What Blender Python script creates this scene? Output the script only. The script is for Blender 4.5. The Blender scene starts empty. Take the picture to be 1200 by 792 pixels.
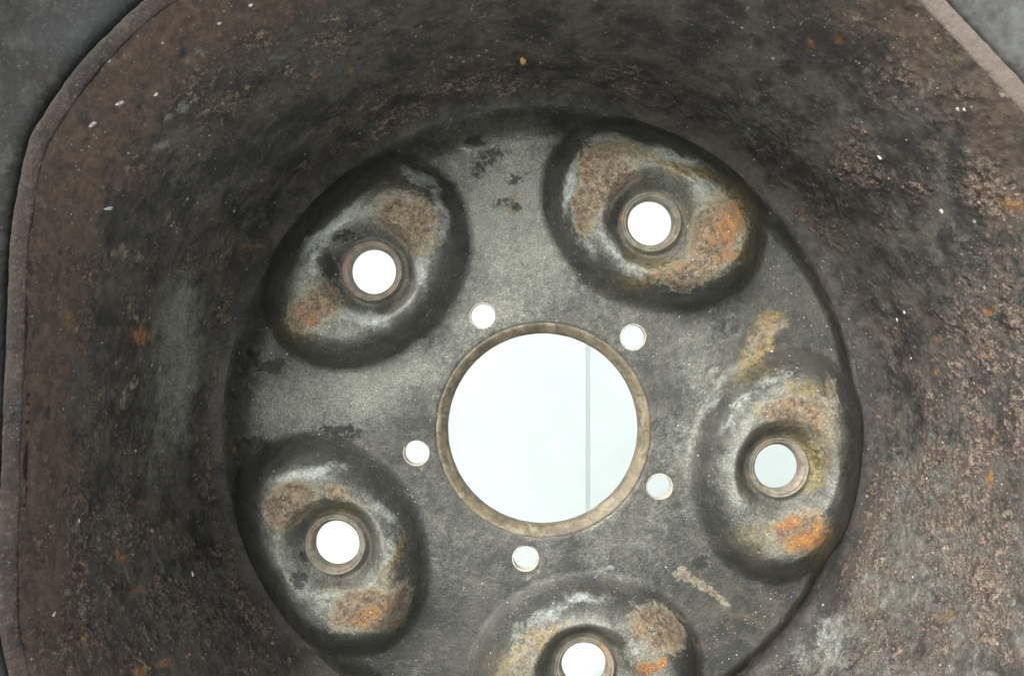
import bpy, math, random
import numpy as np
from mathutils import Vector

# ------------------------------------------------------------------ camera, sky, sun, exposure
S = bpy.context.scene
COL = S.collection
MM = 0.001
AX = 203.0                      # height of the wheel axis above the ground, mm
CAMX, CAMY, CAMD = -7.7, 22.5, 182.0   # camera in wheel axes (mm): right, up, out along the axle
FPX = 874.0

cam_d = bpy.data.cameras.new("camera")
cam = bpy.data.objects.new("camera", cam_d)
COL.objects.link(cam)
cam_d.sensor_width = 36.0
cam_d.lens = 36.0 * FPX / 1200.0
cam_d.clip_start = 0.005
cam_d.clip_end = 500.0
cam.location = (CAMX*MM, -CAMD*MM, (AX+CAMY)*MM)
cam.rotation_euler = (math.radians(90), 0, 0)
cam_d.dof.use_dof = True
cam_d.dof.focus_distance = 0.176
cam_d.dof.aperture_fstop = 60.0
S.camera = cam

SUN_EL, SUN_AZ = math.radians(38), math.radians(-36)   # azimuth measured from the camera side (-Y) towards -X
world = bpy.data.worlds.new("World")
S.world = world
world.use_nodes = True
wn = world.node_tree
sky = wn.nodes.new("ShaderNodeTexSky")
sky.sky_type = 'NISHITA'
sky.sun_disc = False
sky.sun_elevation = SUN_EL
sky.sun_rotation = math.radians(180+36)
sky.air_density = 1.0
sky.dust_density = 4.0
sky.ozone_density = 1.0
hs = wn.nodes.new("ShaderNodeHueSaturation")
hs.inputs["Saturation"].default_value = 0.25          # overcast: the blue is veiled
bg = wn.nodes["Background"]
wn.links.new(sky.outputs[0], hs.inputs["Color"])
wn.links.new(hs.outputs[0], bg.inputs[0])
bg.inputs[1].default_value = 0.11

sun_d = bpy.data.lights.new("sun", 'SUN')
sun = bpy.data.objects.new("sun", sun_d)
COL.objects.link(sun)
sun_d.energy = 2.0
sun_d.angle = math.radians(28)
sun_d.color = (1.0, 0.975, 0.94)
to_sun = Vector((math.sin(SUN_AZ)*math.cos(SUN_EL), -math.cos(SUN_AZ)*math.cos(SUN_EL), math.sin(SUN_EL)))
sun.rotation_euler = to_sun.to_track_quat('Z', 'Y').to_euler()
sun.location = to_sun*5

S.view_settings.view_transform = 'Standard'
S.view_settings.look = 'None'
S.view_settings.gamma = 1.0
S.view_settings.exposure = 1.45
S.cycles.max_bounces = 6
S.cycles.diffuse_bounces = 4
S.cycles.use_denoising = True

# ------------------------------------------------------------------ numeric helpers
rng = np.random.RandomState(7)
PERM = rng.permutation(256).astype(np.int64)
PERM = np.concatenate([PERM, PERM, PERM])
GRAD = rng.normal(size=(256, 3)).astype(np.float32)
GRAD /= np.linalg.norm(GRAD, axis=1, keepdims=True)

def pnoise(p):
    """gradient noise, about -1..1, for an (n,3) array"""
    pi = np.floor(p).astype(np.int64)
    pf = (p - pi).astype(np.float32)
    pi &= 255
    u = pf*pf*pf*(pf*(pf*6-15)+10)
    def g(dx, dy, dz):
        h = PERM[PERM[PERM[(pi[:, 0]+dx) & 255] + ((pi[:, 1]+dy) & 255)] + ((pi[:, 2]+dz) & 255)]
        v = GRAD[h]
        return v[:, 0]*(pf[:, 0]-dx) + v[:, 1]*(pf[:, 1]-dy) + v[:, 2]*(pf[:, 2]-dz)
    x00 = g(0,0,0)*(1-u[:,0]) + g(1,0,0)*u[:,0]
    x10 = g(0,1,0)*(1-u[:,0]) + g(1,1,0)*u[:,0]
    x01 = g(0,0,1)*(1-u[:,0]) + g(1,0,1)*u[:,0]
    x11 = g(0,1,1)*(1-u[:,0]) + g(1,1,1)*u[:,0]
    y0 = x00*(1-u[:,1]) + x10*u[:,1]
    y1 = x01*(1-u[:,1]) + x11*u[:,1]
    return (y0*(1-u[:,2]) + y1*u[:,2])*1.6

def fbm(p, size, octaves=4, off=0.0, gain=0.55, ridged=False):
    """size = feature size in mm"""
    q = p/size + off
    a, tot, out = 1.0, 0.0, np.zeros(len(p), np.float32)
    for _ in range(octaves):
        n = pnoise(q)
        if ridged:
            n = 1-2*np.abs(n)
        out += a*n
        tot += a
        a *= gain
        q = q*2.03 + 17.3
    return out/tot

def sstep(a, b, x):
    t = np.clip((x-a)/(b-a), 0, 1)
    return t*t*(3-2*t)

def to_px(P):
    """where a point of the wheel (mm, wheel axes) stands in the 1200-wide photograph"""
    d = CAMD - P[:, 2]
    return 600 + FPX*(P[:, 0]-CAMX)/d, 396 - FPX*(P[:, 1]-CAMY)/d

def from_px(px, py, z):
    d = CAMD - z
    return (px-600)*d/FPX + CAMX, -(py-396)*d/FPX + CAMY

def blobs(px, py, lst):
    """soft elliptical stains: (x, y, rx, ry, angle, weight)"""
    out = np.zeros(len(px), np.float32)
    for x, y, rx, ry, ang, w in lst:
        c, s = math.cos(math.radians(ang)), math.sin(math.radians(ang))
        dx, dy = px-x, py-y
        a, b = (dx*c+dy*s)/rx, (-dx*s+dy*c)/ry
        out = np.maximum(out, w*np.exp(-(a*a+b*b)**1.5))
    return out

# ------------------------------------------------------------------ materials
def new_mat(name):
    m = bpy.data.materials.new(name)
    m.use_nodes = True
    nt = m.node_tree
    return m, nt, nt.nodes, nt.links, nt.nodes["Principled BSDF"]

class N:
    """small wrapper for building node trees"""
    def __init__(s, nt):
        s.nt, s.n, s.l = nt, nt.nodes, nt.links
        tc = s.n.new("ShaderNodeTexCoord")
        vm = s.n.new("ShaderNodeVectorMath"); vm.operation = 'SCALE'
        vm.inputs["Scale"].default_value = 1000.0
        s.l.new(tc.outputs["Object"], vm.inputs[0])
        s.P = vm.outputs[0]
    def put(s, sock, v):
        if isinstance(v, bpy.types.NodeSocket): s.l.new(v, sock)
        else: sock.default_value = v
    def noise(s, freq, detail=5, rough=0.6, off=(0,0,0), dist=0.0, colour=False):
        mp = s.n.new("ShaderNodeMapping"); s.l.new(s.P, mp.inputs[0])
        mp.inputs["Location"].default_value = off
        t = s.n.new("ShaderNodeTexNoise"); s.l.new(mp.outputs[0], t.inputs[0])
        t.inputs["Scale"].default_value = freq
        t.inputs["Detail"].default_value = detail
        t.inputs["Roughness"].default_value = rough
        t.inputs["Distortion"].default_value = dist
        return t.outputs[1 if colour else 0]
    def voro(s, freq, off=(0,0,0), rnd=1.0):
        mp = s.n.new("ShaderNodeMapping"); s.l.new(s.P, mp.inputs[0])
        mp.inputs["Location"].default_value = off
        t = s.n.new("ShaderNodeTexVoronoi"); s.l.new(mp.outputs[0], t.inputs[0])
        t.inputs["Scale"].default_value = freq
        t.inputs["Randomness"].default_value = rnd
        return t.outputs["Distance"], t.outputs["Color"]
    def m(s, op, a, b=0.0, clamp=False):
        t = s.n.new("ShaderNodeMath"); t.operation = op; t.use_clamp = clamp
        s.put(t.inputs[0], a); s.put(t.inputs[1], b)
        return t.outputs[0]
    def step(s, a, lo, hi, o0=0.0, o1=1.0):
        t = s.n.new("ShaderNodeMapRange"); t.interpolation_type = 'SMOOTHSTEP'
        s.put(t.inputs[0], a)
        for i, v in enumerate((lo, hi, o0, o1)): t.inputs[i+1].default_value = v
        return t.outputs[0]
    def mix(s, f, a, b):
        t = s.n.new("ShaderNodeMix"); t.data_type = 'RGBA'
        s.put(t.inputs[0], f)
        s.put(t.inputs[6], a if isinstance(a, bpy.types.NodeSocket) else (*a, 1))
        s.put(t.inputs[7], b if isinstance(b, bpy.types.NodeSocket) else (*b, 1))
        return t.outputs[2]
    def fmix(s, f, a, b):
        t = s.n.new("ShaderNodeMix"); t.data_type = 'FLOAT'
        s.put(t.inputs[0], f); s.put(t.inputs[2], a); s.put(t.inputs[3], b)
        return t.outputs[0]
    def attr(s, name):
        t = s.n.new("ShaderNodeAttribute"); t.attribute_name = name
        sp = s.n.new("ShaderNodeSeparateColor"); s.l.new(t.outputs["Color"], sp.inputs[0])
        return sp.outputs[0], sp.outputs[1], sp.outputs[2], t.outputs["Alpha"]
    def bump(s, h, strength, dist, prev=None):
        b = s.n.new("ShaderNodeBump")
        b.inputs["Strength"].default_value = strength
        b.inputs["Distance"].default_value = dist
        s.put(b.inputs["Height"], h)
        if prev: s.l.new(prev, b.inputs["Normal"])
        return b.outputs[0]

def steel_material(name, base0, base1, rough, seed=0.0, cloud=0.40, metal=0.0, mott=0.65, grains=0.4, gran=0.34):
    """old dark-painted steel; the layers' places come from the mesh attributes, their broken edges from noise
    wear  = (crust, brown rust, orange rust, pale scale);  wear_shade = (olive stain, dark chip, brown primer, dust)"""
    m, nt, nn, ll, bs = new_mat(name)
    g = N(nt)
    def cn(freq, detail, r, off, dist=0.0):         # centred noise, about -0.5..0.5
        return g.m('MULTIPLY', g.m('SUBTRACT', g.noise(freq, detail, r, tuple(o+seed for o in off), dist), 0.5), 3.0)
    def add(*v):
        o = v[0]
        for q in v[1:]: o = g.m('ADD', o, q)
        return o
    def mul(a, k): return g.m('MULTIPLY', a, k)
    crust, rust, orange, pale = g.attr("wear")
    olive, chip_and_shade, primer, dust_and_shading = g.attr("wear_shade")
    nA = cn(0.08, 6, 0.65, (0, 0, 0), 0.4)
    nB = cn(0.28, 8, 0.72, (31, 7, 5), 0.5)
    nC = cn(0.8, 7, 0.74, (13, 1, 55), 0.4)
    nD = cn(2.6, 4, 0.7, (3, 71, 15))
    nE = cn(0.5, 8, 0.75, (63, 21, 9), 0.8)
    # paint: two greys, brown tint patches, fine darker mottling
    col = g.mix(g.step(add(nA, mul(nB, 0.6)), -0.35, 0.4), base0, base1)
    col = g.mix(g.step(nE, 0.05, 0.55, 0, 0.55), col, (0.085, 0.072, 0.058))
    col = g.mix(g.step(nC, 0.0, 0.6, 0, mott), col, tuple(c*0.45 for c in base0))
    col = g.mix(g.step(nD, 0.0, 0.6, 0, mott*0.7), col, tuple(c*0.4 for c in base0))
    # dust film, grey-green, granular; also carries painted sheen and shade
    fd = g.step(add(dust_and_shading, mul(nD, gran), mul(nB, cloud)), 0.12, 1.0, 0, 0.9)
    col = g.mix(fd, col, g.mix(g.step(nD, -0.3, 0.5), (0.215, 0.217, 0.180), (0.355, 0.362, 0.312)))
    # brown primer near the lip
    fp = g.step(add(primer, mul(nB, 0.55)), 0.25, 0.75)
    pcol = g.mix(g.step(add(nE, mul(nC, 0.5)), -0.4, 0.5), (0.066, 0.045, 0.034), (0.150, 0.100, 0.070))
    col = g.mix(mul(fp, 0.92), col, pcol)
    # olive stain
    fo = g.step(add(olive, mul(nE, 0.5)), 0.18, 0.95, 0, 0.85)
    col = g.mix(fo, col, g.mix(g.step(nC, -0.4, 0.5), (0.095, 0.082, 0.04), (0.33, 0.255, 0.10)))
    # pale scale
    fs = g.step(add(pale, mul(nE, 0.40), mul(nC, 0.38)), 0.22, 0.92, 0, 0.95)
    col = g.mix(fs, col, g.mix(g.step(add(nD, mul(nB, 0.7)), -0.5, 0.5), (0.20, 0.22, 0.195), (0.43, 0.46, 0.415)))
    # brown rust film
    fr = g.step(add(rust, mul(nE, 0.40), mul(nC, 0.25)), 0.22, 0.72)
    rcol = g.mix(g.step(add(nC, mul(nD, 0.4)), -0.45, 0.5), (0.055, 0.042, 0.032), (0.30, 0.232, 0.145))
    rcol = g.mix(g.step(nE, 0.0, 0.45, 0, 0.7), rcol, (0.17, 0.078, 0.040))
    rcol = g.mix(g.step(nB, 0.1, 0.5, 0, 0.55), rcol, (0.15, 0.145, 0.12))
    rim = mul(g.m('MULTIPLY', fr, g.m('SUBTRACT', 1.0, fr)), 2.6)
    col = g.mix(mul(fr, 0.93), col, rcol)
    col = g.mix(g.m('MULTIPLY', rim, g.step(nC, -0.5, 0.3)), col, g.mix(g.step(nB, -0.3, 0.3), (0.36, 0.30, 0.15), (0.40, 0.39, 0.33)))
    # crust: broken clumps, dark between
    cr = add(crust, mul(nE, 0.45), mul(nC, 0.45))
    fc = g.step(cr, 0.30, 0.75)
    ccol = g.mix(g.step(add(nC, mul(nD, 0.7)), -0.35, 0.65), (0.030, 0.024, 0.020), (0.33, 0.25, 0.185))
    ccol = g.mix(g.step(nB, -0.1, 0.5, 0, 0.75), ccol, (0.060, 0.050, 0.048))
    ccol = g.mix(g.step(add(nE, mul(nD, 0.5)), 0.3, 0.8, 0, 0.8), ccol, (0.27, 0.155, 0.075))
    col = g.mix(mul(fc, 0.95), col, ccol)
    # orange rust
    fg = g.step(add(orange, mul(nC, 0.42), mul(nE, 0.35)), 0.34, 1.05, 0, 0.95)
    ocol = g.mix(g.step(add(nE, mul(nD, 0.3)), -0.4, 0.4), (0.20, 0.078, 0.030), (0.43, 0.215, 0.045))
    ocol = g.mix(g.step(add(nC, mul(nD, 0.5)), -0.05, 0.55, 0, 0.85), ocol, (0.115, 0.062, 0.042))
    col = g.mix(fg, col, ocol)
    # dark chips and pits, and the barrel's painted shade
    fk = g.step(add(chip_and_shade, mul(nC, 0.6)), 0.38, 0.62)
    col = g.mix(mul(fk, 0.85), col, (0.030, 0.029, 0.029))
    # tiny bright grains
    grain = None
    for fq, off, th, sz in ((1.6, (5, 9, 2), 0.80, 0.26), (0.6, (1, 4, 8), 0.80, 0.17), (0.27, (7, 2, 3), 0.72, 0.11)):
        d1, c1 = g.voro(fq, off)
        sp = nn.new("ShaderNodeSeparateColor"); ll.new(c1, sp.inputs[0])
        k = g.m('MULTIPLY', g.m('LESS_THAN', d1, g.m('MULTIPLY', sp.outputs[1], sz)), g.m('GREATER_THAN', sp.outputs[0], th))
        grain = k if grain is None else g.m('MAXIMUM', grain, k)
    col = g.mix(mul(grain, grains), col, (0.60, 0.61, 0.58))
    ll.new(col, bs.inputs["Base Color"])
    dull = g.m('MAXIMUM', g.m('MAXIMUM', fc, fr), g.m('MAXIMUM', fp, fs))
    ll.new(g.fmix(dull, g.fmix(g.step(nC, -0.5, 0.5), rough-0.08, rough+0.16), 0.82), bs.inputs["Roughness"])
    bs.inputs["Specular IOR Level"].default_value = 0.5
    ll.new(g.fmix(dull, metal, 0.0), bs.inputs["Metallic"])
    h = add(mul(nC, g.fmix(g.m('MAXIMUM', fc, fr), 0.25, 1.0)), mul(grain, 0.5), mul(fc, 0.5), mul(fr, 0.45), mul(fk, -0.4), mul(fs, 0.25))
    nrm = g.bump(h, 0.8, 0.00045)
    nrm = g.bump(nD, 0.5, 0.00018, nrm)
    ll.new(nrm, bs.inputs["Normal"])
    return m

M_DISC = steel_material("worn_grey_steel", (0.050, 0.052, 0.048), (0.088, 0.088, 0.076), 0.32, 0.0, 0.18, 0.5, 0.22, 0.7, 0.26)
M_WALL = steel_material("rusted_dark_steel", (0.024, 0.022, 0.020), (0.080, 0.073, 0.061), 0.5, 11.0)

def collar_material(name, c0, c1, c2):
    m, nt, nn, ll, bs = new_mat(name)
    g = N(nt)
    a = g.noise(0.35, 5, 0.65, (2, 3, 9)); b = g.noise(1.6, 5, 0.7, (1, 8, 4))
    col = g.mix(g.step(a, 0.38, 0.62), c0, c1)
    col = g.mix(g.step(b, 0.5, 0.75), col, c2)
    col = g.mix(g.step(b, 0.25, 0.45, 0.8, 0.0), col, (0.05, 0.045, 0.035))
    e = g.noise(0.22, 6, 0.7, (21, 5, 6), 0.6)
    col = g.mix(g.step(e, 0.53, 0.62, 0, 0.75), col, c2)
    col = g.mix(g.step(e, 0.32, 0.42, 0.6, 0), col, (0.12, 0.125, 0.11))
    ll.new(col, bs.inputs["Base Color"])
    bs.inputs["Roughness"].default_value = 0.6
    ll.new(g.bump(b, 0.5, 0.0003), bs.inputs["Normal"])
    return m
M_COLLAR = collar_material("tan_worn_steel", (0.095, 0.092, 0.072), (0.19, 0.178, 0.135), (0.25, 0.155, 0.09))
M_BORE = collar_material("tan_bore_steel", (0.075, 0.062, 0.04), (0.145, 0.118, 0.07), (0.21, 0.185, 0.13))
M_PALE = collar_material("bounce_pale_steel", (0.34, 0.30, 0.22), (0.45, 0.42, 0.33), (0.5, 0.46, 0.38))  # hole rims coloured pale to stand for bounce light from the wall

def lip_material():
    m, nt, nn, ll, bs = new_mat("worn_lip_steel")
    g = N(nt)
    a = g.noise(0.12, 5, 0.65); b = g.noise(0.8, 6, 0.7, (4, 4, 1)); c = g.noise(2.5, 4, 0.7)
    sx = nn.new("ShaderNodeSeparateXYZ"); ll.new(g.P, sx.inputs[0])
    side = g.step(g.m('ADD', sx.outputs[0], g.m('MULTIPLY', g.m('SUBTRACT', a, 0.5), 120.0)), -60.0, 60.0)
    col = g.mix(g.step(a, 0.35, 0.65), (0.012, 0.010, 0.009), (0.030, 0.021, 0.016))
    col = g.mix(side, col, (0.12, 0.098, 0.082))
    col = g.mix(g.step(b, 0.5, 0.75, 0, 0.6), col, (0.08, 0.066, 0.058))
    col = g.mix(g.step(b, 0.25, 0.42, 0.8, 0), col, (0.085, 0.075, 0.075))
    col = g.mix(g.step(c, 0.62, 0.72, 0, 0.5), col, (0.3, 0.27, 0.25))
    ll.new(col, bs.inputs["Base Color"])
    bs.inputs["Roughness"].default_value = 0.6
    bs.inputs["Specular IOR Level"].default_value = 0.2
    ll.new(g.bump(b, 0.7, 0.0006), bs.inputs["Normal"])
    return m
M_LIP = lip_material()

def rubber_material():
    m, nt, nn, ll, bs = new_mat("dusty_rubber")
    g = N(nt)
    a = g.noise(0.06, 4, 0.6, (9, 2, 2)); b = g.noise(0.28, 6, 0.65); c = g.noise(1.5, 4, 0.7, (2, 9, 2))
    col = g.mix(g.step(a, 0.35, 0.65), (0.014, 0.0135, 0.011), (0.021, 0.022, 0.023))
    col = g.mix(g.step(b, 0.45, 0.75, 0, 0.8), col, (0.042, 0.045, 0.045))
    col = g.mix(g.step(c, 0.55, 0.75, 0, 0.3), col, (0.13, 0.135, 0.13))
    ll.new(col, bs.inputs["Base Color"])
    sx = nn.new("ShaderNodeSeparateXYZ"); ll.new(g.P, sx.inputs[0])
    col = g.mix(g.step(g.m('ADD', sx.outputs[0], g.m('MULTIPLY', g.m('SUBTRACT', b, 0.5), 160.0)), 0.0, 110.0, 0, 0.7), col, (0.115, 0.12, 0.115))
    ll.new(col, bs.inputs["Base Color"])
    bs.inputs["Roughness"].default_value = 0.85
    bs.inputs["Specular IOR Level"].default_value = 0.2
    ll.new(g.bump(b, 0.5, 0.0008), bs.inputs["Normal"])
    return m
M_RUBBER = rubber_material()

def plain(name, c, rough=0.7, var=0.1, freq=0.02):
    m, nt, nn, ll, bs = new_mat(name)
    g = N(nt)
    a = g.noise(freq, 6, 0.6)
    ll.new(g.mix(g.step(a, 0.3, 0.7), tuple(x*(1-var) for x in c), tuple(min(1, x*(1+var)) for x in c)), bs.inputs["Base Color"])
    bs.inputs["Roughness"].default_value = rough
    ll.new(g.bump(a, 0.2, 0.001), bs.inputs["Normal"])
    return m
M_WHITE = plain("pale_panel", (0.32, 0.362, 0.356), 0.55, 0.035, 0.035)
M_SEAM = plain("seam_backing", (0.235, 0.27, 0.265), 0.7, 0.05)
M_GROUND = plain("concrete", (0.52, 0.55, 0.54), 0.9, 0.2, 0.01)
M_CHIP = plain("white_chip", (0.50, 0.48, 0.44), 0.6, 0.35, 0.8)
M_CRUMB = plain("rust_crumb", (0.17, 0.12, 0.09), 0.9, 0.5, 0.6)
M_AMBER = plain("amber_bead", (0.42, 0.26, 0.07), 0.25, 0.3, 1.0)

# ------------------------------------------------------------------ mesh helpers (wheel axes in mm -> world metres)
def W(P):
    P = np.asarray(P, np.float64)
    return np.stack([P[:, 0], -P[:, 2], P[:, 1]+AX], 1)*MM

def make(name, P, faces, mat, parent=None, attrs=None, smooth=True):
    me = bpy.data.meshes.new(name)
    P = W(P)
    faces = np.asarray(faces, np.int32) if not isinstance(faces, list) else faces
    if isinstance(faces, np.ndarray):
        k = faces.shape[1]
        me.vertices.add(len(P)); me.vertices.foreach_set("co", P.astype(np.float32).ravel())
        me.loops.add(faces.size); me.loops.foreach_set("vertex_index", faces.ravel())
        me.polygons.add(len(faces))
        me.polygons.foreach_set("loop_start", np.arange(0, faces.size, k, dtype=np.int32))
        me.polygons.foreach_set("loop_total", np.full(len(faces), k, np.int32))
        me.update(calc_edges=True)
    else:
        me.from_pydata(P.tolist(), [], faces)
    me.validate()
    if smooth:
        me.polygons.foreach_set("use_smooth", np.ones(len(me.polygons), bool))
    for an, arr in (attrs or {}).items():
        a = me.attributes.new(an, 'FLOAT_COLOR', 'POINT')
        a.data.foreach_set("color", np.ascontiguousarray(arr, np.float32).ravel())
    me.materials.append(mat)
    o = bpy.data.objects.new(name, me)
    COL.objects.link(o)
    if parent: o.parent = parent
    return o

def grid_faces(nu, nv, wrap):
    """nu rings of nv verts"""
    i, j = np.meshgrid(np.arange(nu-1), np.arange(nv if wrap else nv-1), indexing='ij')
    i, j = i.ravel(), j.ravel()
    j2 = (j+1) % nv
    return np.stack([i*nv+j, i*nv+j2, (i+1)*nv+j2, (i+1)*nv+j], 1)

def ring(name, prof, n, mat, parent, cx=0, cy=0, wob=0.0, seed=0.0):
    """a turned ring about an axis parallel to the axle; prof = [(r,z)...]"""
    th = np.linspace(0, 2*np.pi, n, endpoint=False)
    P = []
    for r, z in prof:
        P.append(np.stack([cx+r*np.cos(th), cy+r*np.sin(th), np.full(n, z)], 1))
    P = np.concatenate(P)
    if wob:
        P[:, 2] += wob*fbm(P, 3.0, 3, seed)
        k = 1 + wob*0.25*fbm(P, 2.2, 3, seed+40)[:, None]/np.maximum(prof[0][0], 1)
        P[:, :2] = (P[:, :2]-[cx, cy])*k + [cx, cy]
    f = grid_faces(len(prof), n, True)[:, ::-1]
    return make(name, P, f, mat, parent)

# ------------------------------------------------------------------ ground and the white wall behind
def box(name, x0, x1, y0, y1, z0, z1, mat, parent=None, bev=0.0):
    v = [(x, y, z) for x in (x0, x1) for y in (y0, y1) for z in (z0, z1)]
    f = [(0,1,3,2), (4,6,7,5), (0,4,5,1), (2,3,7,6), (0,2,6,4), (1,5,7,3)]
    me = bpy.data.meshes.new(name); me.from_pydata(v, [], f); me.update()
    me.materials.append(mat)
    o = bpy.data.objects.new(name, me); COL.objects.link(o)
    if bev:
        b = o.modifiers.new("bevel", 'BEVEL'); b.width = bev; b.segments = 2
    if parent: o.parent = parent
    return o
gnd = box("ground", -60, 60, -60, 60, -0.3, 0.0, M_GROUND)
gnd["kind"] = "structure"
WALLY = 0.43
wall = bpy.data.objects.new("wall", None); COL.objects.link(wall)
wall["kind"] = "structure"
SEAM = CAMX*MM + (691-600)/FPX*(WALLY-0.009+CAMD*MM)
box("backing_board", -1.6, 1.6, WALLY-0.0087, WALLY+0.05, 0.0, 0.9, M_SEAM, wall)
for x0, x1 in ((-1.6, SEAM-0.8-0.0026), (SEAM-0.8+0.0009, SEAM-0.0026), (SEAM+0.0009, SEAM+0.8-0.0026), (SEAM+0.8+0.0009, 1.6)):
    box("panel", x0, x1, WALLY-0.009, WALLY-0.0008, 0.0, 0.9, M_WHITE, wall, 0.0004)

# ------------------------------------------------------------------ the wheel
wheel = bpy.data.objects.new("wheel", None)
COL.objects.link(wheel)
wheel["label"] = "rusty steel wheel with five raised lug bosses around a large round bore"
wheel["category"] = "wheel"

BOLT_R = 55.8
LUGS = [math.radians(-8.3+72*k+e) for k, e in enumerate((0.0, -0.5, 1.0, 0.3, 0.0))]
SMALL_R = 31.5
SMALLS = [math.radians(-26+72*k) for k in range(5)]
LUG_C = [(BOLT_R*math.cos(a), BOLT_R*math.sin(a)) for a in LUGS]
SM_C = [(SMALL_R*math.cos(a), SMALL_R*math.sin(a)) for a in SMALLS]

# outline of a boss about its hole: angle (0 = tangential, 90 = outwards) -> radius in mm
OA = np.radians([-90, -70, -47, -20, 0, 18, 36, 55, 72, 90])
OR = np.array([19.0, 19.4, 21.2, 25.3, 27.8, 28.6, 27.0, 24.2, 22.0, 21.3])
def boss_outline(al):
    s = np.arcsin(np.clip(np.sin(al), -1, 1))
    return np.interp(s, OA, OR)
_al = np.linspace(0, 2*np.pi, 721)[:-1]
_tab = boss_outline(_al)
_k = np.exp(-0.5*(np.arange(-30, 31)/12.0)**2); _k /= _k.sum()
_tab = np.convolve(np.concatenate([_tab[-30:], _tab, _tab[:30]]), _k, 'valid')
def boss_R(al):
    return np.interp(np.mod(al, 2*np.pi), np.append(_al, 2*np.pi), np.append(_tab, _tab[0]))

# --- pressed disc as a fine sheet
STEP = 0.30
g1 = np.arange(-81.6, 81.61, STEP)
n1 = len(g1)
gx, gy = np.meshgrid(g1, g1, indexing='ij')
XY = np.stack([gx.ravel(), gy.ravel()], 1)
cuts = [(0, 0, 25.7)] + [(x, y, 6.4) for x, y in LUG_C] + [(x, y, 3.05) for x, y in SM_C]
for cx, cy, R in cuts + [(0, 0, 81.3)]:
    d = XY - [cx, cy]
    r = np.hypot(d[:, 0], d[:, 1])
    k = np.abs(r-R) < 0.19
    XY[k] = d[k]*(R/r[k])[:, None] + [cx, cy]
P = np.column_stack([XY, np.zeros(len(XY))])
x, y = XY[:, 0], XY[:, 1]
rr = np.hypot(x, y)
P0 = P.copy()
sd = sstep(-0.2, 0.7, np.cos(np.arctan2(y, x)+math.radians(30)))
roll = sstep(0, 1, (rr-(70.5+3.5*sd))/(11.0-5.0*sd))
zb = 0.5*fbm(P0, 40, 2, 3.1) - 0.5*sstep(58, 74, rr) - 6.3*roll
zb -= 0.7*np.exp(-((rr-25.7)/0.6)**2)            # the sheet turns down at the bore
pad_id = np.full(len(P), -1)
pad_s = np.full(len(P), 9.0)
pad_t = np.zeros(len(P)); pad_u = np.zeros(len(P)); pad_rh = np.full(len(P), 99.0)
z = zb.copy()
for i, a in enumerate(LUGS):
    er = np.array([math.cos(a), math.sin(a)]); et = np.array([math.sin(a), -math.cos(a)])
    d = XY - np.array(LUG_C[i])
    t, u = d@et, d@er
    rh = np.hypot(t, u)
    R = boss_R(np.arctan2(u, t))*(1+0.02*pnoise(P0/14+i))
    s = rh/R
    near = s < 1.45
    dout = (R-rh)
    crown = 11.8 + 0.35*fbm(P0[near], 12, 2, i) - 0.02*np.abs(t[near])
    fw = 9.0 + 4.0*sstep(-0.1, 0.8, np.sin(np.arctan2(u, t)[near]))
    q = np.clip((dout[near]+0.3)/fw, 0, 1)
    wallp = np.sin(q*np.pi/2)
    hz = np.where(dout[near] > -0.3, crown*wallp, 2.1*(dout[near]+0.3))
    f = sstep(7.6, 12.6, rh[near])
    hz = np.where(rh[near] < 15, (5.0 + (hz-5.0)*f), hz)
    # smooth maximum with the sheet: the concave fillet of the pressing
    kk = 3.2
    zz = z[near]
    hmx = np.clip(0.5+0.5*(hz-zz)/kk, 0, 1)
    z[near] = zz*(1-hmx) + hz*hmx + kk*hmx*(1-hmx)*sstep(10.5, 14.0, rh[near])
    inn = s < 1.08
    pad_id[inn] = i; pad_s[near] = np.minimum(pad_s[near], s[near])
    m = s < 1.45
    pad_t[m], pad_u[m], pad_rh[m] = t[m], u[m], rh[m]
P[:, 2] = z
px, py = to_px(P)
px = px + 11*fbm(P0, 7, 4, 61.0); py = py + 11*fbm(P0, 7, 4, 71.0)

# blisters and ring dents in the sheet
for bx, by, br, bd in ((858, 385, 10, -0.35), (838, 437, 9, -0.25), (300, 412, 7, 0.3), (598, 240, 6, 0.25), (560, 205, 8, 0.25)):
    d = np.hypot(to_px(P)[0]-bx, to_px(P)[1]-by)/br
    P[:, 2] += bd*np.exp(-((d-0.8)/0.35)**2)
onpad = pad_s < 1.0
crownm = (pad_s < 0.82) & (pad_rh > 8.2)

# layers on the disc and bosses; stain places are read off the photograph
f12 = fbm(P0, 12, 4, 5.0); f4 = fbm(P0, 4, 4, 9.0); f30 = fbm(P0, 30, 3, 2.0); f15 = fbm(P0, 1.6, 3, 1.0)
rust = blobs(px, py, [
    (478, 262, 40, 34, 40, 0.95), (370, 360, 40, 22, -35, 0.9), (470, 330, 14, 12, 0, 0.4),
    (712, 205, 34, 40, -20, 0.95), (690, 235, 18, 46, 10, 0.85), (745, 180, 50, 12, 18, 0.5), (835, 272, 36, 46, 20, 0.9),
    (815, 318, 46, 18, -15, 0.85), (930, 480, 46, 18, 0, 0.85), (955, 505, 12, 38, -10, 0.7), (935, 620, 36, 30, -20, 0.7),
    (340, 590, 32, 26, -35, 0.9), (398, 578, 16, 10, 10, 0.8), (425, 715, 42, 26, -12, 0.95), (465, 708, 18, 34, 30, 0.6),
    (770, 735, 34, 26, 40, 0.85), (620, 760, 20, 40, 40, 0.5),
    (825, 688, 44, 7, 32, 0.55), (800, 672, 14, 8, 30, 0.5), (890, 395, 10, 36, 30, 0.5), (905, 385, 20, 8, -20, 0.5),
    (600, 240, 14, 12, 0, 0.5), (975, 460, 10, 20, 0, 0.6)])
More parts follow.
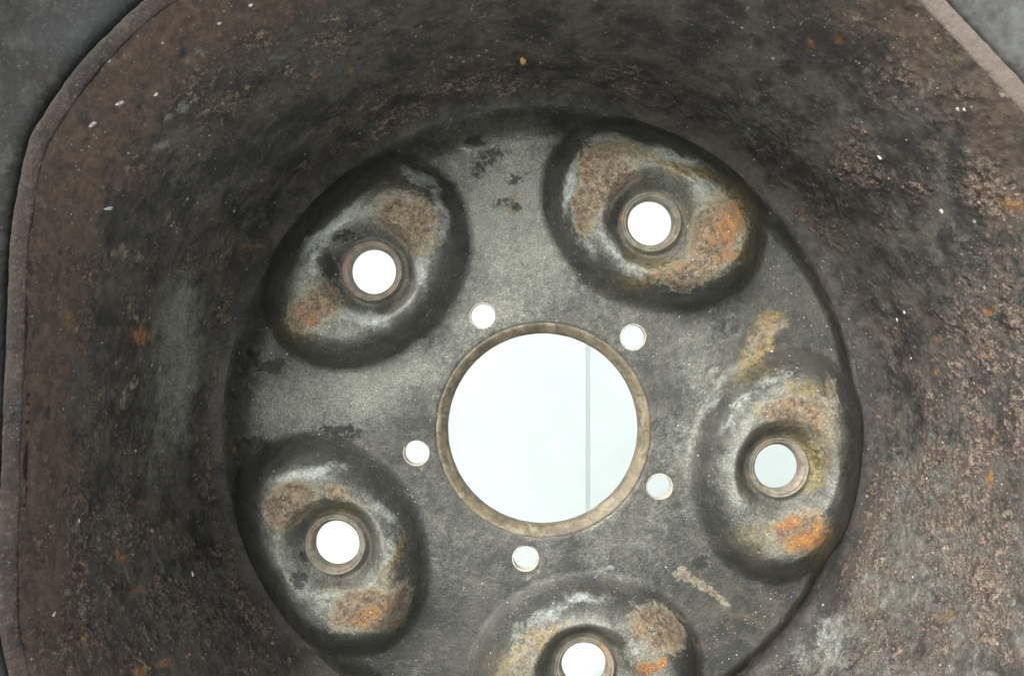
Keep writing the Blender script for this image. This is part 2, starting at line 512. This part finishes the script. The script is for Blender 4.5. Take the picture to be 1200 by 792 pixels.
orange = blobs(px, py, [
    (365, 370, 24, 12, -10, 0.7), (380, 358, 10, 10, 0, 0.6), (490, 270, 14, 12, 0, 0.4), (480, 235, 10, 10, 0, 0.35),
    (856, 260, 22, 40, 20, 0.85), (850, 300, 26, 14, 0, 0.7), (835, 285, 14, 18, 0, 0.6), (720, 235, 5, 18, 5, 0.5), (765, 325, 22, 7, -25, 0.7),
    (800, 310, 26, 7, -35, 0.6), (928, 535, 22, 30, 0, 0.72), (925, 612, 18, 12, 0, 0.95), (948, 630, 36, 15, -30, 1.05), (960, 610, 12, 16, 0, 0.7),
    (960, 490, 16, 18, 0, 0.6), (935, 470, 14, 8, 0, 0.4),
    (430, 718, 30, 12, -15, 0.75), (418, 730, 26, 6, -5, 0.8), (330, 600, 8, 18, 0, 0.45), (398, 580, 14, 8, 0, 0.4),
    (760, 785, 20, 12, 0, 0.95), (745, 740, 14, 16, 40, 0.6), (792, 742, 8, 12, 0, 0.5), (775, 780, 8, 14, 20, 0.9),
    (888, 410, 5, 34, 25, 0.65), (900, 372, 6, 12, 0, 0.65), (877, 390, 7, 6, 0, 0.6), (905, 408, 18, 6, -35, 0.5),
    (276, 526, 7, 8, 0, 0.8), (283, 430, 5, 5, 0, 0.6), (360, 422, 7, 5, 0, 0.6), (540, 215, 5, 6, 0, 0.5), (570, 218, 5, 6, 0, 0.5)])
pale = blobs(px, py, [
    (395, 262, 66, 9, -42, 0.85), (372, 300, 40, 12, -68, 0.7), (487, 208, 34, 10, 25, 0.7), (517, 250, 46, 9, 72, 0.7),
    (492, 318, 34, 10, 80, 0.75), (420, 368, 46, 12, 10, 0.85), (440, 262, 26, 8, 20, 0.6), (375, 335, 10, 20, 0, 0.5),
    (668, 215, 46, 9, -78, 0.8), (712, 165, 40, 12, 8, 0.7), (785, 183, 60, 8, 16, 0.8), (830, 222, 50, 9, 42, 0.6), (715, 285, 34, 10, 60, 0.75),
    (745, 318, 34, 10, 20, 0.65), (692, 290, 24, 8, 60, 0.6), (790, 300, 26, 8, -35, 0.6), (818, 230, 12, 26, 0, 0.5),
    (905, 445, 40, 9, -14, 0.7), (868, 480, 46, 14, -52, 0.75), (850, 545, 12, 40, 10, 0.55), (975, 470, 9, 34, 0, 0.65), (925, 582, 40, 8, -10, 0.75), (880, 590, 34, 10, 20, 0.6),
    (895, 460, 30, 8, -30, 0.6),
    (355, 558, 46, 11, -12, 0.95), (330, 570, 18, 14, -40, 0.8), (395, 545, 20, 8, 10, 0.6), (448, 600, 34, 9, 42, 0.75), (458, 640, 9, 30, 10, 0.65),
    (352, 665, 18, 44, -25, 0.9), (395, 695, 50, 10, 4, 0.9), (330, 630, 10, 30, -10, 0.6), (430, 665, 14, 22, 20, 0.6),
    (686, 700, 30, 10, 0, 0.95), (645, 718, 44, 12, -32, 0.85), (605, 750, 12, 34, 10, 0.7), (738, 762, 14, 22, 0, 0.7), (655, 745, 34, 7, -40, 0.5),
    (625, 672, 44, 5, -32, 0.55), (700, 668, 40, 5, 4, 0.5), (712, 668, 8, 5, 0, 0.8), (842, 465, 26, 6, -52, 0.6), (545, 178, 12, 4, 10, 0.8)])
olive = blobs(px, py, [
    (470, 235, 44, 34, 40, 0.45), (375, 365, 44, 28, -30, 0.5), (700, 215, 46, 60, 0, 0.4), (840, 275, 46, 56, 20, 0.5), (930, 490, 60, 40, 0, 0.5), (340, 585, 46, 34, -30, 0.45), (430, 712, 56, 34, -10, 0.45), (770, 740, 46, 40, 0, 0.5), (740, 300, 26, 12, 20, 0.5),
    (930, 390, 90, 120, 0, 0.22), (870, 700, 120, 90, 0, 0.22),
    (345, 390, 40, 18, 20, 0.6), (690, 190, 20, 30, 0, 0.7), (800, 195, 50, 14, 20, 1.0), (855, 265, 40, 60, 10, 0.8), (765, 320, 60, 22, -20, 0.7), (830, 250, 10, 30, 0, 0.5), (810, 260, 30, 34, 0, 0.45), (880, 300, 16, 30, 0, 0.55),
    (940, 455, 30, 14, 0, 0.75), (940, 540, 36, 40, 0, 1.0), (900, 630, 60, 30, 0, 0.55), (965, 640, 14, 34, 20, 0.65), (975, 500, 12, 50, 0, 0.6), (890, 440, 60, 14, -20, 0.45),
    (460, 660, 10, 46, 20, 0.75), (395, 600, 46, 12, -10, 0.65), (330, 610, 20, 30, 0, 0.55), (390, 690, 40, 6, 4, 0.65),
    (640, 745, 40, 10, -40, 0.8), (600, 780, 34, 30, 0, 0.6), (760, 750, 34, 20, 30, 0.5), (690, 690, 80, 10, 0, 0.35), (888, 405, 16, 44, 30, 1.0), (900, 378, 22, 16, -30, 0.9), (875, 245, 16, 40, 0, 0.5)])
chip_and_shade = blobs(px, py, [
    (558, 165, 14, 9, 10, 0.5), (575, 185, 18, 14, 0, 0.45), (605, 210, 14, 12, 0, 0.42), (590, 238, 20, 10, -10, 0.42), (608, 245, 9, 9, 0, 0.5), (560, 200, 16, 16, 0, 0.4),
    (320, 430, 30, 14, 0, 0.42), (300, 415, 14, 14, 0, 0.45), (382, 310, 14, 26, -20, 0.55), (400, 277, 26, 8, 0, 0.45), (360, 655, 16, 12, 20, 0.5), (350, 680, 12, 14, 0, 0.45),
    (845, 525, 14, 10, 0, 0.35), (822, 660, 14, 12, 0, 0.45), (300, 520, 26, 12, 0, 0.4), (400, 505, 34, 9, 10, 0.42), (858, 385, 10, 10, 0, 0.35)])
chip_and_shade = 1.8*chip_and_shade*(0.75+0.5*f4)
dust_and_shading = 0.27 + 0.30*f12 + 0.22*f30 + 0.25*f15
dust_and_shading += blobs(px, py, [(590, 160, 80, 26, 0, 0.45), (600, 260, 70, 110, 0, 0.52), (400, 455, 120, 50, -20, 0.42), (560, 340, 80, 60, 0, 0.4), (820, 470, 40, 90, 0, 0.25), (760, 620, 90, 60, 0, 0.05)])  # lighter blobs paint the disc's sheen into this layer
dust_and_shading -= 0.12*sstep(66, 74, rr)*(~onpad) + blobs(px, py, [(920, 360, 60, 90, 0, 0.3), (870, 720, 80, 60, 30, 0.4), (520, 740, 100, 60, 0, 0.15)])  # lower disc dimmed in colour, away from the painted sheen
dust_and_shading = np.where(onpad, 0.20 + (0.40+0.5*f4+0.4*f12)*sstep(0.86, 0.58, pad_s + 0.10*np.clip(pad_u/20, 0, 1))*(0.45+0.55*sstep(8.2, 11, pad_rh)), dust_and_shading)  # crowns lighter, flanks and collar valleys darker: shade put into the colour
dust_and_shading *= np.where(onpad, 1, 1-0.4*sstep(1.06, 0.97, pad_s))  # dark contact halo painted round the foot of each boss
# shade is painted into steep flanks and collar valleys by thinning the layers
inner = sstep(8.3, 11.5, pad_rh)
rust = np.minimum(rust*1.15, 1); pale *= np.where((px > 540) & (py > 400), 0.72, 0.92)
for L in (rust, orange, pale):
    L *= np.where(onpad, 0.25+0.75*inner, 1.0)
rust += np.where(onpad, 0, 0.10*sstep(0.25, 0.6, f12) )
primer = 0.22*sstep(72, 77, rr)*(~onpad) + blobs(px, py, [(880, 720, 80, 70, 0, 0.32), (820, 760, 60, 40, 0, 0.3), (960, 330, 40, 90, 0, 0.15)])
crust = np.zeros(len(P)) + 0.16*sstep(70, 78, rr)*(~onpad)
P[:, 2] += 0.10*f15*np.clip(rust+0.4*orange, 0, 1) + 0.015*f15 - 0.12*sstep(0.3, 0.6, chip_and_shade) + 0.06*sstep(.4, .8, rust)
wear = np.stack([crust, rust, orange, pale], 1)
wear_shade = np.stack([olive, chip_and_shade, primer, np.clip(dust_and_shading, 0, 1)], 1)

F = grid_faces(n1, n1, False)
cen = XY[F].mean(1)
keep = np.hypot(cen[:, 0], cen[:, 1]) < 81.3
for cx, cy, R in cuts:
    keep &= np.hypot(cen[:, 0]-cx, cen[:, 1]-cy) > R
F = F[keep]
fid = pad_id[F].max(1)

def submesh(name, faces, mat, back=False):
    ids, inv = np.unique(faces, return_inverse=True)
    f = inv.reshape(faces.shape)
    Q, a, b = P[ids], wear[ids], wear_shade[ids]
    o = make(name, Q, f, mat, wheel, {"wear": a, "wear_shade": b})
    return o, ids
# normals shared across the split so that no seam shows
full = bpy.data.meshes.new("tmp")
full.vertices.add(len(P)); full.vertices.foreach_set("co", W(P).astype(np.float32).ravel())
full.loops.add(F.size); full.loops.foreach_set("vertex_index", F.astype(np.int32).ravel())
full.polygons.add(len(F))
full.polygons.foreach_set("loop_start", np.arange(0, F.size, 4, dtype=np.int32))
full.polygons.foreach_set("loop_total", np.full(len(F), 4, np.int32))
full.update(calc_edges=True)
full.polygons.foreach_set("use_smooth", np.ones(len(F), bool))
NV = np.zeros(len(P)*3, np.float32)
full.vertices.foreach_get("normal", NV)   # same order as vertices
NV = NV.reshape(-1, 3)
bpy.data.meshes.remove(full)

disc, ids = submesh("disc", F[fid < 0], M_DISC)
disc.data.normals_split_custom_set_from_vertices(NV[ids])
LUG_LABELS = ["lug boss with orange and yellow rust, right of the bore", "lug boss with orange rust on its right end, above right of the bore",
              "lug boss with pale ring and an orange patch at lower left", "lug boss with pale crescent and brown lower patch, lower left of the bore",
              "lug boss cut by the lower edge, under the bore"]
bosses = []
for i in range(5):
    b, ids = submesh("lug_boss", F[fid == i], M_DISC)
    b.data.normals_split_custom_set_from_vertices(NV[ids])
    b["label"] = LUG_LABELS[i]
    bosses.append(b)
# back of the sheet (coarse, 3.5 mm behind)
cs = 6
sub = np.arange(0, n1, cs)
idx = (sub[:, None]*n1 + sub[None, :]).ravel()
PB = P[idx].copy(); PB[:, 2] = np.minimum(PB[:, 2], 10) - 3.4
FB = grid_faces(len(sub), len(sub), False)
cb = PB[FB].mean(1)
kb = np.hypot(cb[:, 0], cb[:, 1]) < 76
for cx, cy, R in cuts:
    kb &= np.hypot(cb[:, 0]-cx, cb[:, 1]-cy) > R + 1.9
zw = np.zeros((len(PB), 4)); zw2 = zw.copy(); zw2[:, 3] = 0.3
make("disc_back", PB, FB[kb][:, ::-1], M_DISC, wheel, {"wear": zw, "wear_shade": zw2})

# --- bore ring, lug collars, small hole rims
ring("bore_ring", [(26.6, -0.9), (26.3, -0.25), (25.9, 0.0), (25.5, -0.15), (24.8, -0.8), (24.2, -1.3), (23.8, -1.7), (23.65, -2.1), (23.6, -4.4), (23.9, -4.8), (28.5, -4.8), (28.5, -3.4)], 360, M_BORE, wheel, wob=0.3, seed=4)
for i, (cx, cy) in enumerate(LUG_C):
    c = ring("lug_collar", [(8.8, 4.2), (7.6, 5.0), (7.25, 5.8), (7.0, 6.4), (6.8, 6.6), (6.65, 6.5), (6.5, 6.15), (6.35, 6.15), (6.2, 6.35), (6.0, 6.25), (5.8, 5.8), (5.65, 5.75), (5.5, 5.4), (5.33, 4.8), (5.25, 3.4), (5.5, 3.0), (8.5, 2.6), (9.0, 3.0)], 160, M_COLLAR, bosses[i], cx, cy, wob=0.16, seed=i*7.0)
for i, (cx, cy) in enumerate(SM_C):
    zc = float(np.median(P[np.hypot(x-cx, y-cy) < 3.6, 2]))
    ring("hole_rim", [(3.35, zc-0.25), (3.25, zc+0.03), (3.08, zc+0.02), (2.97, zc-0.15), (2.95, zc-0.6), (2.95, zc-2.4), (3.6, zc-3.3), (3.6, zc-3.0)], 72, M_PALE, disc, cx, cy)

# --- lip outline (a bent rim: flattened on the left, slightly many-cornered)
pts = [from_px(a, b, 59.0) for a, b in ((167, 0), (88, 78), (33, 162), (26, 195), (12, 275), (7, 400), (2, 528), (-2, 650), (-1, 745), (14, 806), (60, 900))]
circ = []
for dg in list(range(-144, 128, 22)):
    a = math.radians(dg)
    circ.append((101.9*math.cos(a), 101.9*math.sin(a)))
poly = pts[::-1][:0] + circ + pts
ang = np.array([math.atan2(b, a) for a, b in poly]); rad = np.array([math.hypot(a, b) for a, b in poly])
ang = np.where(ang < ang[0]-1e-6, ang+2*np.pi, ang)
o_ = np.argsort(ang); ang, rad = ang[o_], rad[o_]
NT = 1760
TH = np.linspace(-np.pi, np.pi, NT, endpoint=False)
def lip_R(th):
    """radius of a polygon with the given corners, straight in the plane"""
    A = np.append(ang, ang[0]+2*np.pi); Rr = np.append(rad, rad[0])
    t = ang[0] + np.mod(th-ang[0], 2*np.pi)
    k = np.clip(np.searchsorted(A, t, side='right')-1, 0, len(A)-2)
    x0, y0 = Rr[k]*np.cos(A[k]), Rr[k]*np.sin(A[k])
    x1, y1 = Rr[k+1]*np.cos(A[k+1]), Rr[k+1]*np.sin(A[k+1])
    dx, dy = np.cos(t), np.sin(t)
    return (x0*(y1-y0)-y0*(x1-x0))/(dx*(y1-y0)-dy*(x1-x0))
RL = lip_R(TH)
kk = np.exp(-0.5*(np.arange(-24, 25)/7.0)**2); kk /= kk.sum()
RL = np.convolve(np.concatenate([RL[-24:], RL, RL[:24]]), kk, 'valid')

# --- barrel: wall of the rim towards the camera
prof = np.array([(76.5, -11.0), (79.0, -8.6), (80.8, -6.9), (82.6, -5.7), (84.0, -4.2), (85.1, -1.8), (85.9, 1.4), (86.4, 5.0), (86.7, 10.0), (86.8, 16.0)])
zt = np.linspace(17, 58.4, 40)
seg = np.concatenate([[0], np.cumsum(np.hypot(np.diff(prof[:, 0]), np.diff(prof[:, 1])))])
low_r = np.interp(np.arange(0, seg[-1], 0.32), seg, prof[:, 0]); low_z = np.interp(np.arange(0, seg[-1], 0.32), seg, prof[:, 1])
up_z = np.arange(16.2, 58.5, 0.34)
pr_z = np.concatenate([low_z, up_z]); pr_r = np.concatenate([low_r, np.full(len(up_z), 86.8)])
ker = np.exp(-0.5*(np.arange(-12, 13)/5.0)**2); ker /= ker.sum()
pr_r = np.convolve(np.pad(pr_r, 12, mode='edge'), ker, 'valid')
fz = np.clip((pr_z-10)/48.5, 0, 1)**1.35
RR = pr_r[:, None] + (RL[None, :]-2.8-86.8)*fz[:, None]
C, Sn = np.cos(TH), np.sin(TH)
B = np.stack([RR*C, RR*Sn, np.repeat(pr_z[:, None], NT, 1)], 2).reshape(-1, 3)
nr = np.stack([-np.tile(C, len(pr_z)), -np.tile(Sn, len(pr_z)), np.zeros(len(B))], 1)   # towards the axle
bz = B[:, 2]
bpx, bpy_ = to_px(B)
wx = 13*fbm(B, 7, 4, 61.0); wy = 13*fbm(B, 7, 4, 71.0)
bpx += wx; bpy_ += wy
hw = sstep(8, 52, bz)
c30 = fbm(B, 26, 3, 1.0); c8 = fbm(B, 8, 4, 3.0); c3 = fbm(B, 3.0, 4, 6.0); c1 = fbm(B, 1.25, 3, 2.0); rid = fbm(B, 1.9, 3, 4.0, ridged=True)
dens = 0.02 + blobs(bpx, bpy_, [
    (1140, 420, 75, 150, 5, 0.42), (1150, 560, 80, 110, 0, 0.45), (1010, 190, 40, 40, 0, 0.45), (1010, 240, 80, 60, 0, 0.2), (1050, 350, 60, 70, 0, 0.2), (930, 80, 50, 30, 10, 0.3), (1060, 110, 90, 40, 20, 0.25),
    (1170, 230, 50, 60, 0, 0.45), (1090, 740, 140, 80, 0, 0.3), (1000, 640, 90, 90, 0, 0.25), (880, 770, 90, 40, -30, 0.3), (1160, 680, 70, 90, 0, 0.35),
    (330, 70, 150, 60, -25, 0.35), (250, 110, 80, 60, -40, 0.35), (540, 80, 110, 40, 0, 0.3), (480, 110, 90, 30, -10, 0.3), (760, 20, 90, 30, 0, 0.3), (700, 90, 120, 20, 8, 0.25),
    (170, 370, 60, 70, 0, 0.3), (250, 470, 24, 90, 0, 0.25), (100, 330, 40, 90, 0, 0.18), (110, 480, 40, 90, 0, 0.25), (180, 520, 60, 50, 0, 0.22), (150, 650, 110, 90, 10, 0.40), (250, 720, 110, 70, 30, 0.36), (120, 770, 80, 50, 0, 0.3), (230, 300, 80, 60, -50, 0.25), (290, 640, 40, 90, -25, 0.3)])
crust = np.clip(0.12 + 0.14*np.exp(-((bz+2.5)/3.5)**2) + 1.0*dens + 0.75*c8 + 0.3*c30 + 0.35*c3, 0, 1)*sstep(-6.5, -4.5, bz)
crust *= 1-0.9*blobs(bpx, bpy_, [(205, 420, 34, 110, 6, 1.0), (870, 60, 120, 50, 20, 0.8), (800, 40, 90, 40, 0, 0.6), (1120, 290, 90, 50, 0, 0.7), (1010, 400, 30, 100, 0, 0.4), (960, 755, 40, 40, 0, 1.0)])
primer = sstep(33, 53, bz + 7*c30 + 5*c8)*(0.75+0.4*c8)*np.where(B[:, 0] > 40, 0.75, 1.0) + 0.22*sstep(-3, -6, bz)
orange = sstep(0.42, 0.62, fbm(B, 5.0, 3, 12.0))*sstep(0.0, 0.5, c30+0.35)*0.75
orange = np.maximum(orange*0.8, blobs(bpx, bpy_, [
    (165, 392, 20, 12, 30, 0.8), (82, 378, 8, 20, 0, 0.6), (142, 654, 9, 8, 0, 0.8), (160, 690, 10, 8, 0, 0.7), (195, 775, 12, 8, 0, 0.9), (157, 785, 8, 12, 0, 0.9), (170, 586, 8, 6, 0, 0.6), (95, 748, 6, 8, 0, 0.8),
    (952, 48, 10, 14, 0, 0.6), (982, 45, 10, 10, 0, 0.65), (1000, 200, 22, 22, 0, 0.4), (1160, 365, 6, 8, 0, 0.9), (1158, 405, 6, 22, 0, 0.6), (1100, 395, 9, 7, 0, 0.7), (1098, 435, 8, 5, 0, 0.8), (1140, 400, 10, 7, 0, 0.5), (1163, 560, 6, 16, 0, 0.9), (1185, 240, 24, 14, 40, 0.7), (1160, 215, 18, 24, 0, 0.5), (1172, 510, 10, 8, 0, 0.6), (1110, 722, 16, 9, 0, 0.6), (1165, 680, 10, 10, 0, 0.5),
    (12, 88, 8, 8, 0, .5), (285, 288, 8, 6, 0, .7), (410, 88, 8, 6, 0, 0.7)]))
pale = blobs(bpx, bpy_, [(975, 745, 26, 34, 0, 0.5), (940, 765, 16, 18, 0, 0.45), (985, 775, 20, 20, 0, 0.4), (215, 125, 14, 10, 0, 0.6), (190, 170, 12, 10, 0, 0.5), (235, 60, 12, 10, 0, 0.45), (325, 65, 14, 12, 0, 0.5), (1020, 680, 20, 14, 0, 0.4), (140, 120, 6, 4, -45, 0.6), (930, 250, 40, 40, 0, 0.25), (860, 135, 40, 14, 20, 0.25), (1010, 590, 24, 50, 0, 0.25)])
dust_and_shading = 0.12 + 0.25*c30 + 0.12*c1 + blobs(bpx, bpy_, [(208, 430, 28, 130, 6, 0.6), (1020, 500, 40, 200, 0, 0.15), (960, 720, 140, 110, 0, 0.32), (1060, 640, 160, 160, 0, 0.22), (1120, 740, 120, 80, 0, 0.18), (880, 140, 60, 60, 30, 0.15), (850, 60, 90, 60, 0, 0.1), (240, 690, 60, 60, 0, 0.15)])  # lower-right blobs also paint the sunlit side of the wall brighter
dust_and_shading *= sstep(-8, 1, bz)*0.6+0.4  # colour darkened down the groove to blend with the shaded disc edge
dust_and_shading -= blobs(bpx, bpy_, [(230, 210, 130, 120, 0, 0.4), (560, 60, 330, 90, 0, 0.28)])  # shade of the upper-left and top wall painted into the colour
rust = 0.9*sstep(0.25, 0.55, fbm(B, 7, 4, 22.0))*0.55*sstep(8, 30, bz)
olive = 0.75*sstep(0.3, 0.6, fbm(B, 10, 4, 33.0))*0.6 + 0.3*blobs(bpx, bpy_, [(300, 80, 200, 60, -20, 0.8), (1080, 60, 120, 60, 20, 0.9)])
dust_and_shading -= 0.2*sstep(2, -4, bz)  # painted shade, deeper at the foot of the wall
chip_and_shade = 0.75*sstep(0.22, 0.5, fbm(B, 3.6, 4, 44.0))*sstep(-0.3, 0.3, c30+c8)
chip_and_shade = np.maximum(chip_and_shade, blobs(bpx, bpy_, [(215, 225, 70, 100, 30, 0.56), (320, 160, 100, 50, -38, 0.58), (440, 95, 100, 40, -12, 0.52), (560, 50, 120, 36, 0, 0.48), (270, 330, 26, 70, 15, 0.34),  # large upper-left and top blobs are shade painted on the wall
    (700, 50, 130, 36, 6, 0.45), (120, 400, 24, 60, 0, 0.34), (1010, 130, 60, 30, 20, 0.33), (290, 560, 20, 60, -10, 0.33), (1090, 640, 30, 50, 0, 0.33)])*(0.8+0.7*c8))
disp = crust*(0.25*rid+0.45*c3+0.45*c1+0.2) + 0.10*c1*hw*0.5 + 0.03*c3 + 0.05*c8 + 0.3*c30*hw + 0.15*primer*c3 - 0.25*sstep(0.3, 0.5, chip_and_shade)
calm = sstep(-5.5, -1, bz)
B = B + nr*(disp*calm)[:, None]
zero = np.zeros(len(B))
bwear = np.stack([crust, rust, orange, pale], 1)
bwear_shade = np.stack([olive, chip_and_shade, primer, np.clip(dust_and_shading, 0, 1)], 1)
FBr = grid_faces(len(pr_z), NT, True)
barrel = make("rim_barrel", B, FBr[:, ::-1], M_WALL, wheel, {"wear": bwear, "wear_shade": bwear_shade})

# --- lip
def loft(name, prof, mat, parent, follow, n=880, noise_amp=0.0, size=6.0, seed=0.0, attrs=False):
    th = np.linspace(-np.pi, np.pi, n, endpoint=False)
    R0 = np.interp(th, np.append(TH, np.pi), np.append(RL, RL[0]))
    P = []
    for (dr, z), w in zip(prof, follow):
        r = dr + (R0*w + 100.0*(1-w))
        P.append(np.stack([r*np.cos(th), r*np.sin(th), np.full(n, z)], 1))
    P = np.concatenate(P)
    if noise_amp:
        f = fbm(P, size, 4, seed)
        k = 1 + noise_amp*f/100.0
        P[:, :2] *= k[:, None]
        P[:, 2] += noise_amp*fbm(P, size, 4, seed+50)
    return make(name, P, grid_faces(len(prof), n, True)[:, ::-1], mat, parent)
lp = [(-2.95, 56.8), (-2.85, 57.5), (-2.65, 57.95), (-2.3, 58.2), (-1.6, 58.5), (-0.9, 58.75), (-0.3, 58.9), (0.05, 58.85), (0.25, 58.55), (0.32, 57.8), (0.35, 54.0), (0.35, 46.0)]
loft("rim_lip", lp, M_LIP, wheel, [1]*len(lp), 1760, 0.22, 2.6, 3.0)

# --- rear half of the rim, hidden from here but needed to carry the tyre
rb = [(-23.5, -11.0), (-18.5, -16.0), (-15.0, -22.0), (-13.5, -34.0), (-9, -50.0), (-3.0, -58.0), (0.0, -59.3), (1.0, -58.5), (1.0, -50.0)]
o = loft("rear_barrel", rb, M_LIP, wheel, [0]*len(rb), 240)

# --- tyre
tp = [(0.9, 46.0), (1.15, 51.0), (1.3, 55.0), (1.5, 57.0), (2.0, 57.8), (3.6, 58.3), (8, 58.9), (11, 59.5), (15, 60.6), (20, 62.0), (27, 63.4), (36, 64.2), (48, 62.5), (62, 57), (76, 49), (88, 40), (97, 31), (100.5, 24), (102.3, 12), (103, 0), (102.3, -12), (100.5, -24), (97, -31), (88, -40), (76, -49), (62, -58), (48, -64.5), (36, -67.2), (27, -67.4), (15, -65), (8, -61.8), (3.8, -58.8), (1.6, -53), (0.6, -49)]
fol = [1, 1, 1, 1, 1, .97, .93, .88, .8, .7, .5, .3, .15, .05] + [0]*20
loft("tyre", tp, M_RUBBER, wheel, fol, 900, 0.45, 7.0, 8.0)

# --- loose crumbs and chips stuck to the wall of the rim
def crumbs(name, n, rmin, rmax, mat, seed, flat=0.6, where=None, long=1.0):
    r = np.random.RandomState(seed)
    ico = [(0,0,1),(0.89,0,0.45),(0.28,0.85,0.45),(-0.72,0.53,0.45),(-0.72,-0.53,0.45),(0.28,-0.85,0.45),(0.72,0.53,-0.45),(-0.28,0.85,-0.45),(-0.89,0,-0.45),(-0.28,-0.85,-0.45),(0.72,-0.53,-0.45),(0,0,-1)]
    tri = [(0,1,2),(0,2,3),(0,3,4),(0,4,5),(0,5,1),(1,6,2),(2,7,3),(3,8,4),(4,9,5),(5,10,1),(2,6,7),(3,7,8),(4,8,9),(5,9,10),(1,10,6),(6,11,7),(7,11,8),(8,11,9),(9,11,10),(10,11,6)]
    ico, tri = np.array(ico), np.array(tri)
    V, Fc = [], []
    cand = where if where is not None else np.arange(len(B))
    pick = r.choice(cand, n)
    for q in pick:
        c = B[q]; nn_ = nr[q]
        s = rmin + (rmax-rmin)*r.rand()**2.5
        e2 = np.array([0, 0, 1.0]); e1 = np.cross(e2, nn_)
        ca, sa = math.cos(r.rand()*6.28), math.sin(r.rand()*6.28)
        a1, a2 = e1*ca+e2*sa, -e1*sa+e2*ca
        v = ico*(0.7+0.6*r.rand(12, 1))*s
        v = v[:, :1]*long*a1 + v[:, 1:2]*a2 + v[:, 2:]*flat*nn_
        V.append(c + v + nn_*s*flat*0.35); Fc.append(tri + 12*len(V) - 12)
    o = make(name, np.concatenate(V), np.concatenate(Fc), mat, barrel, smooth=False)
    o["kind"] = "stuff"
    return o
bpx -= wx; bpy_ -= wy
vis = np.where((bz > 0) & (bz < 56))[0]
cr = vis[crust[vis] > 0.45]
crumbs("rust_crumbs", 500, 0.12, 0.5, M_CRUMB, 5, 0.55, cr)
crumbs("pale_grit", 200, 0.08, 0.22, M_CHIP, 6, 0.5, vis)

def nearest_barrel(px_, py_):
    return int(np.argmin((bpx-px_)**2 + (bpy_-py_)**2))
def chip_at(px_, py_, L, Wd, ang_, name="paint_chip", mat=M_CHIP, thick=0.35):
    """a little flake lying on the wall, L x Wd mm"""
    q = nearest_barrel(px_, py_)
    c, n_ = B[q], nr[q]
    e2 = np.array([0, 0, 1.0]); e1 = np.cross(n_, e2)
    ca, sa = math.cos(math.radians(ang_)), math.sin(math.radians(ang_))
    a1, a2 = e1*ca+e2*sa, -e1*sa+e2*ca
    k = 10
    V = []
    for lay, sc, h in ((0, 1.0, -0.2), (1, 0.95, thick*0.6), (2, 0.6, thick)):
        for j in range(k):
            th = 2*math.pi*j/k
            rr_ = sc*(1+0.22*math.sin(3*th+px_)+0.12*math.cos(5*th+py_))
            V.append(c + a1*L/2*rr_*math.cos(th) + a2*Wd/2*rr_*math.sin(th) + n_*h)
    fs = []
    for l in range(2):
        for j in range(k):
            fs.append((l*k+j, l*k+(j+1) % k, (l+1)*k+(j+1) % k, (l+1)*k+j))
    fs.append(tuple(2*k+j for j in range(k)))
    return make(name, np.array(V), fs, mat, barrel, smooth=True)
for a in ((127, 245, 2.6, 1.0, 70), (109, 146, 2.0, 1.1, 30), (140, 121, 2.2, 0.9, 40), (182, 110, 1.0, 0.8, 0), (1123, 127, 1.0, 0.8, 0), (1130, 128, 0.8, 0.6, 0), (1032, 184, 1.4, 0.8, 10), (1104, 248, 1.4, 1.0, 0), (1060, 366, 1.3, 1.0, 30), (1052, 375, 1.2, 0.8, 0), (257, 28, 0.9, 0.7, 0), (225, 672, 1.6, 0.7, 20), (294, 6, 1.1, .8, 0), (62, 720, 1.5, 0.6, 60), (90, 610, 1.0, .7, 0)):
    chip_at(a[0], a[1], a[2]*0.8, a[3]*0.7, a[4], thick=0.2)
chip_at(612, 70, 1.9, 1.5, 90, "amber_bead", M_AMBER, 1.0)
